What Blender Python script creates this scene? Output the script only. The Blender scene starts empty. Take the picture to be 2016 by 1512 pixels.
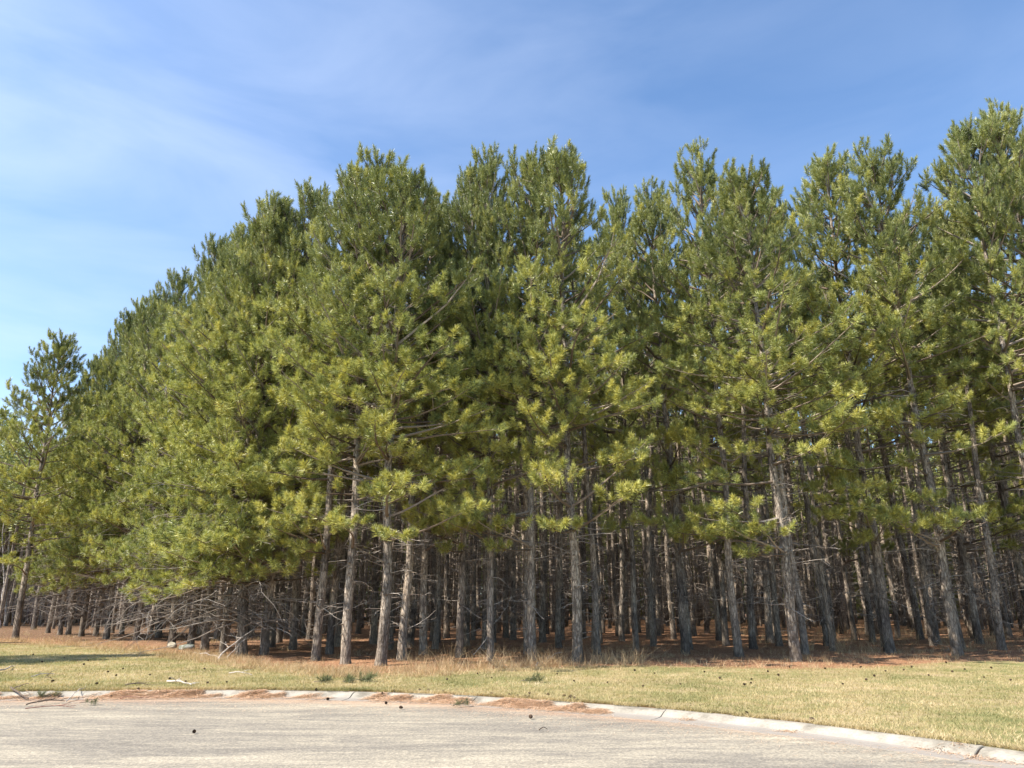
import bpy, math, random
import numpy as np
from math import radians, sin, cos, tan, pi, atan

SC = bpy.context.scene
COL = SC.collection
rng = np.random.default_rng(11)
random.seed(5)

# ------------------------------------------------------------------ camera
CAM_H, PITCH, F_PX = 1.6, 16.6, 1456.0           # photo is 2016 x 1512
cam_d = bpy.data.cameras.new('camera')
cam_d.sensor_width = 36.0
cam_d.lens = 36.0 * F_PX / 2016.0
cam_d.clip_start, cam_d.clip_end = 0.1, 2000.0
cam = bpy.data.objects.new('camera', cam_d)
COL.objects.link(cam)
cam.location = (0, 0, CAM_H)
cam.rotation_euler = (radians(90 + PITCH), 0, 0)
SC.camera = cam

# ------------------------------------------------------------------ sky, sun, exposure
SUN_EL, SUN_AZ = 46.0, 22.0                       # sun stands to the left, AZ degrees behind the viewer's shoulder
sun_vec = np.array([-cos(radians(SUN_EL)) * cos(radians(SUN_AZ)), -cos(radians(SUN_EL)) * sin(radians(SUN_AZ)), sin(radians(SUN_EL))])
world = bpy.data.worlds.new('World')
SC.world = world
world.use_nodes = True
wn, wl = world.node_tree.nodes, world.node_tree.links
wn.clear()
w_out = wn.new('ShaderNodeOutputWorld')
w_bg = wn.new('ShaderNodeBackground'); w_bg.inputs['Strength'].default_value = 0.114
sky = wn.new('ShaderNodeTexSky'); sky.sky_type = 'NISHITA'
sky.sun_disc = False
sky.sun_elevation = radians(SUN_EL)
sky.sun_rotation = math.atan2(sun_vec[0], sun_vec[1])
sky.air_density, sky.dust_density, sky.ozone_density = 1.0, 0.3, 3.5
# thin cirrus veil: noise over the sky direction, stretched along streaks
tc = wn.new('ShaderNodeTexCoord')
sep = wn.new('ShaderNodeSeparateXYZ'); wl.new(tc.outputs['Generated'], sep.inputs[0])
zc = wn.new('ShaderNodeMath'); zc.operation = 'ADD'; zc.inputs[1].default_value = 0.12; wl.new(sep.outputs['Z'], zc.inputs[0])
zm = wn.new('ShaderNodeMath'); zm.operation = 'MAXIMUM'; zm.inputs[1].default_value = 0.05; wl.new(zc.outputs[0], zm.inputs[0])
dx = wn.new('ShaderNodeMath'); dx.operation = 'DIVIDE'; wl.new(sep.outputs['X'], dx.inputs[0]); wl.new(zm.outputs[0], dx.inputs[1])
dy = wn.new('ShaderNodeMath'); dy.operation = 'DIVIDE'; wl.new(sep.outputs['Y'], dy.inputs[0]); wl.new(zm.outputs[0], dy.inputs[1])
cmb = wn.new('ShaderNodeCombineXYZ'); wl.new(dx.outputs[0], cmb.inputs[0]); wl.new(dy.outputs[0], cmb.inputs[1])
mp = wn.new('ShaderNodeMapping'); mp.inputs['Rotation'].default_value = (0, radians(24), 0); mp.inputs['Scale'].default_value = (1.1, 1.1, 3.6)
mp.inputs['Location'].default_value = (0.7, 0.3, 0)
wl.new(tc.outputs['Generated'], mp.inputs[0])
n1 = wn.new('ShaderNodeTexNoise'); n1.inputs['Scale'].default_value = 2.6; n1.inputs['Detail'].default_value = 7; n1.inputs['Roughness'].default_value = 0.5; n1.inputs['Distortion'].default_value = 0.5
wl.new(mp.outputs[0], n1.inputs['Vector'])
cr = wn.new('ShaderNodeMapRange'); cr.inputs['From Min'].default_value = 0.36; cr.inputs['From Max'].default_value = 0.72; cr.inputs['To Min'].default_value = 0.0; cr.inputs['To Max'].default_value = 0.24
wl.new(n1.outputs['Fac'], cr.inputs['Value'])
lf = wn.new('ShaderNodeMapRange'); lf.inputs['From Min'].default_value = 0.35; lf.inputs['From Max'].default_value = -0.65; lf.inputs['To Min'].default_value = 0.35; lf.inputs['To Max'].default_value = 1.35
wl.new(sep.outputs['X'], lf.inputs['Value'])
cm = wn.new('ShaderNodeMath'); cm.operation = 'MULTIPLY'; cm.use_clamp = True; wl.new(cr.outputs[0], cm.inputs[0]); wl.new(lf.outputs[0], cm.inputs[1])
vl = wn.new('ShaderNodeMapRange'); vl.inputs['From Min'].default_value = 0.15; vl.inputs['From Max'].default_value = -0.65; vl.inputs['To Min'].default_value = 0.0; vl.inputs['To Max'].default_value = 0.12
wl.new(sep.outputs['X'], vl.inputs['Value'])
ca = wn.new('ShaderNodeMath'); ca.operation = 'ADD'; ca.use_clamp = True; wl.new(cm.outputs[0], ca.inputs[0]); wl.new(vl.outputs[0], ca.inputs[1])
gam = wn.new('ShaderNodeMixRGB'); gam.blend_type = 'MULTIPLY'; gam.inputs[0].default_value = 1.0; gam.inputs[2].default_value = (0.99, 1.08, 1.13, 1)
wl.new(sky.outputs[0], gam.inputs[1])
mixc = wn.new('ShaderNodeMixRGB'); mixc.inputs[2].default_value = (4.9, 5.4, 6.5, 1)
wl.new(ca.outputs[0], mixc.inputs[0]); wl.new(gam.outputs[0], mixc.inputs[1])
wl.new(mixc.outputs[0], w_bg.inputs['Color']); wl.new(w_bg.outputs[0], w_out.inputs[0])

sun_d = bpy.data.lights.new('sun', 'SUN'); sun_d.energy = 5.0; sun_d.angle = radians(0.5); sun_d.color = (1.0, 0.93, 0.82)
sun = bpy.data.objects.new('sun', sun_d); COL.objects.link(sun)
from mathutils import Vector
sun.rotation_euler = Vector(sun_vec).to_track_quat('Z', 'Y').to_euler()
sun.location = (-30, -10, 40)
SC.view_settings.view_transform = 'Standard'; SC.view_settings.look = 'None'
SC.view_settings.gamma = 1.0; SC.view_settings.exposure = 1.08
SC.render.engine = 'CYCLES'
SC.cycles.max_bounces = 6; SC.cycles.diffuse_bounces = 2; SC.cycles.transmission_bounces = 3; SC.cycles.transparent_max_bounces = 4

# ------------------------------------------------------------------ helpers
def on_ground(px, py, z=0.1):
    """photo pixel -> point of the ground at height z"""
    u = (px - 1008) / F_PX; v = (756 - py) / F_PX
    p = radians(PITCH)
    d = np.array([u, cos(p) - v * sin(p), sin(p) + v * cos(p)])
    t = (z - CAM_H) / d[2]
    return d * t + np.array([0, 0, CAM_H])
def at_depth(px, py, depth):
    u = (px - 1008) / F_PX; v = (756 - py) / F_PX
    p = radians(PITCH)
    d = np.array([u, cos(p) - v * sin(p), sin(p) + v * cos(p)])
    return d * (depth / d[1]) + np.array([0, 0, CAM_H])

class MB:
    """collects vertex / face arrays, builds ONE mesh"""
    def __init__(s): s.v = []; s.f = []; s.n = 0
    def add(s, verts, faces, mat=0):
        verts = np.asarray(verts, dtype=np.float32).reshape(-1, 3); faces = np.asarray(faces, dtype=np.int64)
        s.v.append(verts); s.f.append((faces + s.n, mat)); s.n += len(verts)
    def mesh(s, name, mats, smooth=False):
        me = bpy.data.meshes.new(name)
        V = np.concatenate(s.v)
        loops = np.concatenate([f.ravel() for f, m in s.f])
        tot = np.concatenate([np.full(len(f), f.shape[1]) for f, m in s.f])
        mi = np.concatenate([np.full(len(f), m) for f, m in s.f])
        start = np.concatenate([[0], np.cumsum(tot)[:-1]])
        me.vertices.add(len(V)); me.vertices.foreach_set('co', V.ravel())
        me.loops.add(len(loops)); me.loops.foreach_set('vertex_index', loops.astype(np.int32))
        me.polygons.add(len(tot)); me.polygons.foreach_set('loop_start', start.astype(np.int32))
        me.polygons.foreach_set('material_index', mi.astype(np.int32))
        me.polygons.foreach_set('use_smooth', np.full(len(tot), smooth))
        for m in mats: me.materials.append(m)
        me.update(calc_edges=True)
        return me

def link(name, me, parent=None):
    o = bpy.data.objects.new(name, me); COL.objects.link(o)
    if parent: o.parent = parent
    return o
def tag(o, label=None, cat=None, group=None, kind=None):
    if label: o['label'] = label
    if cat: o['category'] = cat
    if group: o['group'] = group
    if kind: o['kind'] = kind
    return o
def nrm(v):
    v = np.asarray(v, float); return v / (np.linalg.norm(v, axis=-1, keepdims=True) + 1e-12)

def tube(mb, pts, rad, sides=5, mat=0, cap=False):
    pts = np.asarray(pts, float); n = len(pts)
    t = nrm(np.gradient(pts, axis=0))
    ref = np.array([1, 0, 0]) if abs(t[0][0]) < .8 else np.array([0, 1, 0])
    a = nrm(np.cross(t, ref)); b = np.cross(t, a)
    ang = np.arange(sides) * 2 * pi / sides
    rad = np.broadcast_to(np.asarray(rad, float), (n,)) if np.ndim(rad) < 2 else rad
    if np.ndim(rad) == 1: rad = np.repeat(rad[:, None], sides, 1)
    V = pts[:, None, :] + rad[:, :, None] * (a[:, None, :] * np.cos(ang)[None, :, None] + b[:, None, :] * np.sin(ang)[None, :, None])
    i = np.arange(n - 1)[:, None] * sides; j = np.arange(sides)[None, :]; k = (j + 1) % sides
    F = np.stack([i + j, i + k, i + sides + k, i + sides + j], -1).reshape(-1, 4)
    mb.add(V.reshape(-1, 3), F[:, ::-1], mat)
    if cap:
        c = len(V) * 0
        top = (n - 1) * sides + np.arange(sides); bot = np.arange(sides)
        mb.add(np.concatenate([V.reshape(-1, 3)[bot], pts[:1]]), np.stack([np.arange(sides), (np.arange(sides) + 1) % sides, np.full(sides, sides)], -1), mat)
        mb.add(np.concatenate([V.reshape(-1, 3)[top], pts[-1:]]), np.stack([(np.arange(sides) + 1) % sides, np.arange(sides), np.full(sides, sides)], -1), mat)

def grow(base, d0, d1, L, n, jit, R):
    """curved twig from base: direction blends from d0 to d1 over length L"""
    pts = [np.array(base, float)]; dirs = []
    w = np.zeros(3)
    for i in range(n):
        t = (i + .5) / n
        w = w * .6 + R.normal(0, jit, 3)
        d = nrm(np.asarray(d0) * (1 - t) + np.asarray(d1) * t + w)
        dirs.append(d); pts.append(pts[-1] + d * L / n)
    return np.array(pts), np.array(dirs)
def sph(az, el): return np.array([cos(el) * cos(az), cos(el) * sin(az), sin(el)])

# ------------------------------------------------------------------ materials
def new_mat(name):
    m = bpy.data.materials.new(name); m.use_nodes = True
    nt = m.node_tree; nt.nodes.clear()
    out = nt.nodes.new('ShaderNodeOutputMaterial')
    return m, nt, out
def N(nt, typ, **kw):
    n = nt.nodes.new(typ)
    for k, v in kw.items():
        if k in n.inputs: n.inputs[k].default_value = v
        else: setattr(n, k, v)
    return n
def ramp(nt, fac, stops, interp='LINEAR'):
    r = nt.nodes.new('ShaderNodeValToRGB'); r.color_ramp.interpolation = interp
    e = r.color_ramp.elements
    while len(e) < len(stops): e.new(0.5)
    for q, (p, c) in zip(e, stops):
        q.position = p; q.color = (*c, 1)
    if fac is not None: nt.links.new(fac, r.inputs[0])
    return r.outputs[0]
def noise(nt, scale, detail=4, rough=.55, vec=None, dist=0.0, coord='Object', stretch=None, rot=None):
    if vec is None:
        t = nt.nodes.new('ShaderNodeTexCoord'); vec = t.outputs[coord]
    if stretch or rot:
        m = nt.nodes.new('ShaderNodeMapping')
        if stretch: m.inputs['Scale'].default_value = stretch
        if rot: m.inputs['Rotation'].default_value = rot
        nt.links.new(vec, m.inputs[0]); vec = m.outputs[0]
    n = N(nt, 'ShaderNodeTexNoise', Scale=scale, Detail=detail, Roughness=rough, Distortion=dist)
    nt.links.new(vec, n.inputs['Vector'])
    return n.outputs['Fac']
def mix(nt, fac, a, b, mode='MIX'):
    m = nt.nodes.new('ShaderNodeMixRGB'); m.blend_type = mode
    for i, x in ((0, fac), (1, a), (2, b)):
        if isinstance(x, (int, float)): m.inputs[i].default_value = x if i == 0 else (x, x, x, 1)
        elif isinstance(x, tuple): m.inputs[i].default_value = (*x, 1)
        else: nt.links.new(x, m.inputs[i])
    return m.outputs[0]
def mapr(nt, x, a, b, c=0.0, d=1.0):
    m = N(nt, 'ShaderNodeMapRange'); m.inputs['From Min'].default_value = a; m.inputs['From Max'].default_value = b
    m.inputs['To Min'].default_value = c; m.inputs['To Max'].default_value = d
    nt.links.new(x, m.inputs['Value']); return m.outputs[0]
def bump(nt, h, s=.5, dist=.02):
    b = N(nt, 'ShaderNodeBump', Strength=s, Distance=dist); nt.links.new(h, b.inputs['Height']); return b.outputs[0]
def bsdf(nt, out, col, rough=.9, normal=None, spec=.2):
    p = N(nt, 'ShaderNodeBsdfPrincipled', Roughness=rough); p.inputs['Specular IOR Level'].default_value = spec
    if isinstance(col, tuple): p.inputs['Base Color'].default_value = (*col, 1)
    else: nt.links.new(col, p.inputs['Base Color'])
    if normal is not None: nt.links.new(normal, p.inputs['Normal'])
    if out is not None: nt.links.new(p.outputs[0], out.inputs[0])
    return p
def leafy(name, stops, noise_scale, trans=.35, rough=.6, island_amt=.5, obj_amt=.0, spec=.25):
    """thin foliage: colour from a per-blade random value and a slow noise, part of the light passes through"""
    m, nt, out = new_mat(name)
    g = nt.nodes.new('ShaderNodeNewGeometry')
    nz = noise(nt, noise_scale, 3, coord='Object')
    nzr = mapr(nt, nz, .3, .7)
    oi = nt.nodes.new('ShaderNodeObjectInfo')
    a = N(nt, 'ShaderNodeMath', operation='MULTIPLY'); nt.links.new(g.outputs['Random Per Island'], a.inputs[0]); a.inputs[1].default_value = island_amt
    b = N(nt, 'ShaderNodeMath', operation='MULTIPLY_ADD'); nt.links.new(nzr, b.inputs[0]); b.inputs[1].default_value = 1 - island_amt - obj_amt; nt.links.new(a.outputs[0], b.inputs[2])
    c = N(nt, 'ShaderNodeMath', operation='MULTIPLY_ADD'); nt.links.new(oi.outputs['Random'], c.inputs[0]); c.inputs[1].default_value = obj_amt; nt.links.new(b.outputs[0], c.inputs[2])
    col = ramp(nt, c.outputs[0], stops)
    p = bsdf(nt, None, col, rough, spec=spec)
    t = N(nt, 'ShaderNodeBsdfTranslucent')
    warm = mix(nt, 1.0, col, (1.2, 1.15, .7), 'MULTIPLY'); nt.links.new(warm, t.inputs[0])
    ms = N(nt, 'ShaderNodeMixShader', Fac=trans); nt.links.new(p.outputs[0], ms.inputs[1]); nt.links.new(t.outputs[0], ms.inputs[2])
    nt.links.new(ms.outputs[0], out.inputs[0])
    return m

M_NEEDLE = leafy('pine_needles', [(0, (.075, .098, .033)), (.3, (.205, .242, .078)), (.6, (.41, .43, .135)), (.9, (.66, .64, .22)), (1, (.58, .40, .17))], .9, .22, .40, .42, .10, .5)
M_NEEDLE_YEL = leafy('pine_needles_yellowish', [(0, (.12, .135, .045)), (.3, (.28, .29, .085)), (.62, (.52, .50, .13)), (.9, (.66, .60, .19)), (1, (.66, .46, .18))], .9, .22, .40, .42, .10, .5)
M_NEEDLE_TOP_SHADE = leafy('pine_needles_top_shade', [(0, (.050, .070, .026)), (.3, (.145, .178, .060)), (.6, (.31, .33, .108)), (.9, (.58, .56, .20)), (1, (.50, .37, .16))], .9, .20, .40, .42, .10, .5)  # upper crown needles: shading put into the colour as a darker green
M_TWIG, nt, out = new_mat('twig_bark')
_g = nt.nodes.new('ShaderNodeNewGeometry')
bsdf(nt, out, ramp(nt, _g.outputs['Random Per Island'], [(0, (.10, .075, .055)), (.5, (.20, .155, .12)), (1, (.33, .28, .235))]), .9)
M_DEAD, nt, out = new_mat('dead_wood')
_g = nt.nodes.new('ShaderNodeNewGeometry')
_c = ramp(nt, _g.outputs['Random Per Island'], [(0, (.12, .095, .08)), (.5, (.27, .23, .195)), (1, (.42, .37, .32))])
bsdf(nt, out, _c, .92)

def bark_mat():
    m, nt, out = new_mat('pine_bark')
    oi = nt.nodes.new('ShaderNodeObjectInfo')
    tcn = nt.nodes.new('ShaderNodeTexCoord')
    off = N(nt, 'ShaderNodeVectorMath', operation='MULTIPLY_ADD')
    nt.links.new(oi.outputs['Random'], off.inputs[0]); off.inputs[1].default_value = (37, 21, 53); nt.links.new(tcn.outputs['Object'], off.inputs[2])
    v = off.outputs[0]
    fis = noise(nt, 1.0, 6, .65, vec=v, stretch=(24, 24, 4.0), dist=.5)
    pl = N(nt, 'ShaderNodeTexVoronoi', Scale=1.0, feature='DISTANCE_TO_EDGE')
    mp_ = nt.nodes.new('ShaderNodeMapping'); mp_.inputs['Scale'].default_value = (15, 15, 4.2)
    nt.links.new(v, mp_.inputs[0])
    nd = N(nt, 'ShaderNodeTexNoise', Scale=3.0, Detail=3); nt.links.new(mp_.outputs[0], nd.inputs['Vector'])
    av = N(nt, 'ShaderNodeVectorMath', operation='ADD'); nt.links.new(mp_.outputs[0], av.inputs[0]); nt.links.new(nd.outputs['Color'], av.inputs[1])
    nt.links.new(av.outputs[0], pl.inputs['Vector'])
    crack = mapr(nt, pl.outputs['Distance'], 0.0, .16)
    blotch = noise(nt, 2.2, 4, .6, vec=v)
    c1 = ramp(nt, fis, [(.3, (.11, .085, .064)), (.42, (.31, .255, .205)), (.55, (.50, .43, .355)), (.72, (.78, .70, .60))])
    c2 = mix(nt, mapr(nt, blotch, .42, .7, 0, .45), c1, (.25, .205, .175))
    c3 = mix(nt, mapr(nt, crack, 0, 1, .62, 0), c2, (.05, .04, .036))
    # weathered grey-black butt: old bark on the lowest metre
    sp = nt.nodes.new('ShaderNodeSeparateXYZ'); nt.links.new(tcn.outputs['Object'], sp.inputs[0])
    jz = N(nt, 'ShaderNodeMath', operation='MULTIPLY_ADD'); nt.links.new(blotch, jz.inputs[0]); jz.inputs[1].default_value = 2.2; nt.links.new(sp.outputs['Z'], jz.inputs[2])
    low = mapr(nt, jz.outputs[0], 1.0, 2.6, .6, 0)
    c4 = mix(nt, low, c3, (.14, .115, .09))
    pat = noise(nt, .9, 3, .6, vec=v)
    c4 = mix(nt, 1.0, c4, ramp(nt, pat, [(.36, (.50, .49, .50)), (.52, (.95, .93, .90)), (.66, (1.2, 1.14, 1.05))]), 'MULTIPLY')
    vari = mapr(nt, oi.outputs['Random'], 0, 1, .78, 1.12)
    c5 = mix(nt, 1.0, c4, vari, 'MULTIPLY')
    hh = mix(nt, .5, fis, crack)
    bsdf(nt, out, c5, .93, bump(nt, hh, .9, .03), .12)
    return m
M_BARK = bark_mat()

# ------------------------------------------------------------------ layout curves
KERB_PX = [(0, 1362), (200, 1360), (400, 1358), (600, 1359), (760, 1363), (900, 1368), (1050, 1377), (1200, 1387), (1330, 1397), (1500, 1415), (1650, 1431), (1780, 1448), (1900, 1463), (2016, 1480)]
KZ = 0.09
kp = np.array([on_ground(x, y, KZ)[:2] for x, y in KERB_PX])
def kerb_y(x):
    x = np.asarray(x, float)
    y = np.interp(x, kp[:, 0], kp[:, 1])
    sR = (kp[-1, 1] - kp[-3, 1]) / (kp[-1, 0] - kp[-3, 0])
    y = np.where(x > kp[-1, 0], kp[-1, 1] + sR * (x - kp[-1, 0]) * 1.15, y)
    return y
# smooth the measured kerb
_xs = np.linspace(-90, 60, 1501); _ys = kerb_y(_xs)
_k = np.hanning(15); _k /= _k.sum(); _ys = np.convolve(np.pad(_ys, 7, mode='edge'), _k, 'valid')
def kerb_y(x): return np.interp(x, _xs, _ys)

EDGE_PX = [(-400, 1262), (0, 1266), (200, 1272), (330, 1287), (420, 1297), (520, 1311), (640, 1322), (760, 1326), (900, 1322), (1000, 1316), (1120, 1312), (1260, 1312), (1400, 1316), (1560, 1318), (1700, 1314), (1830, 1306), (1900, 1302), (2016, 1301), (2500, 1296)]
ep = np.array([on_ground(x, y, .1)[:2] for x, y in EDGE_PX])
def edge_y(x): return np.interp(x, ep[:, 0], ep[:, 1])
def wob(x, y, s=1.0, seed=0.0):
    return (np.sin(x * 1.3 * s + seed) + np.sin(y * 1.7 * s + 1.3 + seed * 2) + np.sin((x + y) * 2.3 * s + seed * 3) + np.sin((x * .6 - y) * 3.9 * s + seed) * .6) / 3.6
def ground_z(x, y):
    d = np.clip((np.asarray(y) - kerb_y(x)) / 3.0, 0, 1)
    w = np.clip((np.asarray(y) - edge_y(x)) / 3.0 + .3, 0, 1)
    return KZ + .012 + d * (.02 * wob(x, y, .35) + .01) + w * .05 * wob(x, y, .5, 2.0)

# ------------------------------------------------------------------ setting: road, kerb, ground
xs = np.concatenate([np.linspace(-160, -32, 33)[:-1], np.arange(-32, 32.01, .25), np.linspace(32, 160, 33)[1:]])
ds = np.concatenate([np.arange(0, 16, .22), 16 * 1.045 ** np.arange(0, 66)])
X = np.repeat(xs[:, None], len(ds), 1)
Y = kerb_y(X) + ds[None, :] - 0.015
Z = ground_z(X, Y)
Z[:, 0] -= .01
nx_, nd_ = X.shape
idx = np.arange(nx_ * nd_).reshape(nx_, nd_)
F = np.stack([idx[:-1, :-1], idx[1:, :-1], idx[1:, 1:], idx[:-1, 1:]], -1).reshape(-1, 4)
g = MB(); g.add(np.stack([X, Y, Z], -1), F)

def ground_mat():
    m, nt, out = new_mat('lawn_and_forest_floor')
    at = N(nt, 'ShaderNodeAttribute', attribute_name='litter'); lit = at.outputs['Fac']
    at2 = N(nt, 'ShaderNodeAttribute', attribute_name='drift'); dr = at2.outputs['Fac']
    big = noise(nt, .35, 4, .6); med = noise(nt, 2.2, 5, .65); fine = noise(nt, 38, 4, .7)
    lawn = ramp(nt, mix(nt, .55, big, med), [(.36, (.15, .165, .065)), (.46, (.25, .235, .10)), (.54, (.36, .29, .155)), (.66, (.42, .32, .20))])
    lawn = mix(nt, 1.0, lawn, mapr(nt, fine, .3, .7, .65, 1.25), 'MULTIPLY')
    streak = noise(nt, 6, 5, .7, stretch=(1, 2.2, 1), dist=1.0)
    floor = ramp(nt, streak, [(.3, (.12, .07, .045)), (.45, (.28, .15, .085)), (.6, (.44, .255, .15)), (.78, (.56, .38, .25))])
    floor = mix(nt, mapr(nt, med, .52, .75, 0, .55), floor, (.22, .15, .085))
    floor = mix(nt, 1.0, floor, mapr(nt, fine, .3, .7, .6, 1.3), 'MULTIPLY')
    at3 = N(nt, 'ShaderNodeAttribute', attribute_name='floor_shade')
    floor = mix(nt, at3.outputs['Fac'], floor, mix(nt, fine, (.07, .045, .03), (.20, .13, .085)))  # shade painted into the left floor as a darker brown
    s = N(nt, 'ShaderNodeMath', operation='MULTIPLY_ADD'); nt.links.new(med, s.inputs[0]); s.inputs[1].default_value = .9; nt.links.new(lit, s.inputs[2])
    k = mapr(nt, s.outputs[0], .80, 1.08)
    col = mix(nt, k, lawn, floor)
    s2 = N(nt, 'ShaderNodeMath', operation='MULTIPLY_ADD'); nt.links.new(noise(nt, 3.5, 5, .7), s2.inputs[0]); s2.inputs[1].default_value = 1.0; nt.links.new(dr, s2.inputs[2])
    col = mix(nt, mapr(nt, s2.outputs[0], .95, 1.2, 0, .75), col, (.40, .20, .10))
    bsdf(nt, out, col, .95, bump(nt, mix(nt, .5, med, fine), .8, .04), .05)
    return m
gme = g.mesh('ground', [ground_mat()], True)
de = (Y - edge_y(X))
lit = np.clip(.5 + de / np.where(X < -7, 4.5, 2.2), 0, 1)
a = gme.attributes.new('litter', 'FLOAT', 'POINT'); a.data.foreach_set('value', lit.ravel().astype(np.float32))
floor_shade = np.clip((-6 - X) / 8, 0, 1) * np.clip((de - 1.0) / 4, 0, 1) * .85  # mask of the painted shade on the floor under the left trees
a = gme.attributes.new('floor_shade', 'FLOAT', 'POINT'); a.data.foreach_set('value', floor_shade.ravel().astype(np.float32))
dk = (Y - kerb_y(X))
drf = np.clip(1 - dk / .5, 0, 1) * np.clip((8 - X) / 6, .15, .8) + np.exp(-((X - 9.5) / 3.0) ** 2) * np.clip(1 + de / 3.0, 0, 1) * .55 + np.clip((-9 - X) / 6, 0, 1) * np.clip(1 + de / 5, 0, 1) * .4
a = gme.attributes.new('drift', 'FLOAT', 'POINT'); a.data.foreach_set('value', np.clip(drf, 0, 1).ravel().astype(np.float32))
tag(link('ground', gme), kind='structure')

# road: one sheet from behind the viewer to under the kerb
def road_mat():
    m, nt, out = new_mat('weathered_asphalt')
    v = nt.nodes.new('ShaderNodeTexCoord').outputs['Object']
    st = noise(nt, .55, 6, .62, vec=v, stretch=(.34, 1.3, 1), rot=(0, 0, radians(5)), dist=1.2)
    st2 = noise(nt, 2.1, 5, .65, vec=v, stretch=(.3, 1.5, 1), rot=(0, 0, radians(-7)), dist=1.2)
    ag = N(nt, 'ShaderNodeTexVoronoi', Scale=42.0); nt.links.new(v, ag.inputs['Vector'])
    gr = noise(nt, 24, 4, .85, vec=v)
    base = ramp(nt, mix(nt, .5, st, st2), [(.33, (.165, .148, .126)), (.45, (.225, .202, .167)), (.54, (.30, .266, .21)), (.66, (.41, .362, .28))])
    c = mix(nt, .42, base, mix(nt, 1.0, base, ramp(nt, ag.outputs['Color'], [(.1, (.55, .55, .56)), (.5, (1.0, 1.0, 1.0)), (.9, (1.75, 1.68, 1.55))]), 'MULTIPLY'))
    c = mix(nt, 1.0, c, mapr(nt, gr, .3, .7, .74, 1.24), 'MULTIPLY')
    at = N(nt, 'ShaderNodeAttribute', attribute_name='dirt')
    s = N(nt, 'ShaderNodeMath', operation='MULTIPLY_ADD'); nt.links.new(noise(nt, 1.4, 6, .7, vec=v, stretch=(.5, 2.5, 1)), s.inputs[0]); s.inputs[1].default_value = 1.1; nt.links.new(at.outputs['Fac'], s.inputs[2])
    c = mix(nt, mapr(nt, s.outputs[0], .95, 1.35, 0, .6), c, (.42, .28, .19))
    bsdf(nt, out, c, .9, bump(nt, mix(nt, .5, gr, ag.outputs['Distance']), .5, .01), .15)
    return m
r = MB()
rx = np.concatenate([np.linspace(-160, -24, 18)[:-1], np.arange(-24, 24.01, .5), np.linspace(24, 160, 18)[1:]])
GUT = 0.60
rows = np.concatenate([[0, .1, .2, .35, .5, .75, 1.0, 1.5, 2.0, 3, 4, 5], np.linspace(7, 60, 12)])
RX = np.repeat(rx[:, None], len(rows), 1)
RY = kerb_y(RX) - GUT + .03 - rows[None, :]
RZ = np.zeros_like(RX) + .002
ri = np.arange(RX.size).reshape(RX.shape)
r.add(np.stack([RX, RY, RZ], -1), np.stack([ri[:-1, 1:], ri[1:, 1:], ri[1:, :-1], ri[:-1, :-1]], -1).reshape(-1, 4))
rme = r.mesh('road', [road_mat()])
dirt = np.clip(1 - rows / 1.3, 0, 1)[None, :] * np.clip((9 - RX) / 8, .2, .85)
a = rme.attributes.new('dirt', 'FLOAT', 'POINT'); a.data.foreach_set('value', dirt.ravel().astype(np.float32))
tag(link('road', rme), kind='structure')

def kerb_mat():
    m, nt, out = new_mat('old_concrete')
    a_ = noise(nt, 2.5, 6, .65); b_ = noise(nt, 30, 4, .7)
    c = ramp(nt, a_, [(.3, (.17, .15, .12)), (.5, (.32, .29, .24)), (.7, (.41, .375, .32))])
    c = mix(nt, 1.0, c, mapr(nt, b_, .3, .7, .82, 1.12), 'MULTIPLY')
    at = N(nt, 'ShaderNodeAttribute', attribute_name='gutter')
    s = N(nt, 'ShaderNodeMath', operation='MULTIPLY_ADD'); nt.links.new(a_, s.inputs[0]); s.inputs[1].default_value = .5; nt.links.new(at.outputs['Fac'], s.inputs[2])
    c = mix(nt, mapr(nt, s.outputs[0], .45, .8, 0, .8), c, (.28, .25, .22))
    bsdf(nt, out, c, .9, bump(nt, b_, .4, .006), .1)
    return m
prof = np.array([(0.0, -.06), (0.0, .075), (.02, KZ + .004), (.11, KZ), (.17, .074), (.23, .045), (.29, .018), (.36, .010), (.48, .008), (GUT, .008), (GUT, -.05)])
gutv = np.array([0, 0, 0, 0, .05, .1, .45, .8, .9, 1, 1])
kb = MB(); gut_attr = []
x = -60.0
while x < 30:
    dxs = 2.6 + random.uniform(-.35, .35)
    seg = np.linspace(x + .010, x + dxs - .010, 9)
    seg = np.concatenate([[seg[0] - .004], seg, [seg[-1] + .004]])
    sy = kerb_y(seg); tgy = np.gradient(sy, seg)
    nrm2 = np.stack([tgy, -np.ones_like(tgy)], -1); nrm2 /= np.linalg.norm(nrm2, axis=1, keepdims=True)
    dz = random.uniform(-.008, .006); tilt = random.uniform(-.008, .008)
    P = np.zeros((len(seg), len(prof), 3))
    for i in range(len(seg)):
        e = 0.010 if i in (0, len(seg) - 1) else 0
        for j, (o_, z_) in enumerate(prof):
            P[i, j] = (seg[i] + nrm2[i, 0] * o_, sy[i] + nrm2[i, 1] * o_ , z_ - (e if 2 <= j <= 9 else 0) + (dz + tilt * (i / 10 - .5)) * (1 if j < 6 else .3))
    ii = np.arange(P.shape[0] * P.shape[1]).reshape(P.shape[:2])
    kb.add(P, np.stack([ii[:-1, :-1], ii[:-1, 1:], ii[1:, 1:], ii[1:, :-1]], -1).reshape(-1, 4))
    for e_ in (0, -1):
        kb.add(P[e_], np.array([[0, 1, 2, 3, 4, 5, 6, 7, 8, 9, 10]]))
    gut_attr += list(np.tile(gutv, len(seg))) + list(gutv) * 2
    x += dxs
kme = kb.mesh('kerb', [kerb_mat()])
a = kme.attributes.new('gutter', 'FLOAT', 'POINT'); a.data.foreach_set('value', np.array(gut_attr, dtype=np.float32))
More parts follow.
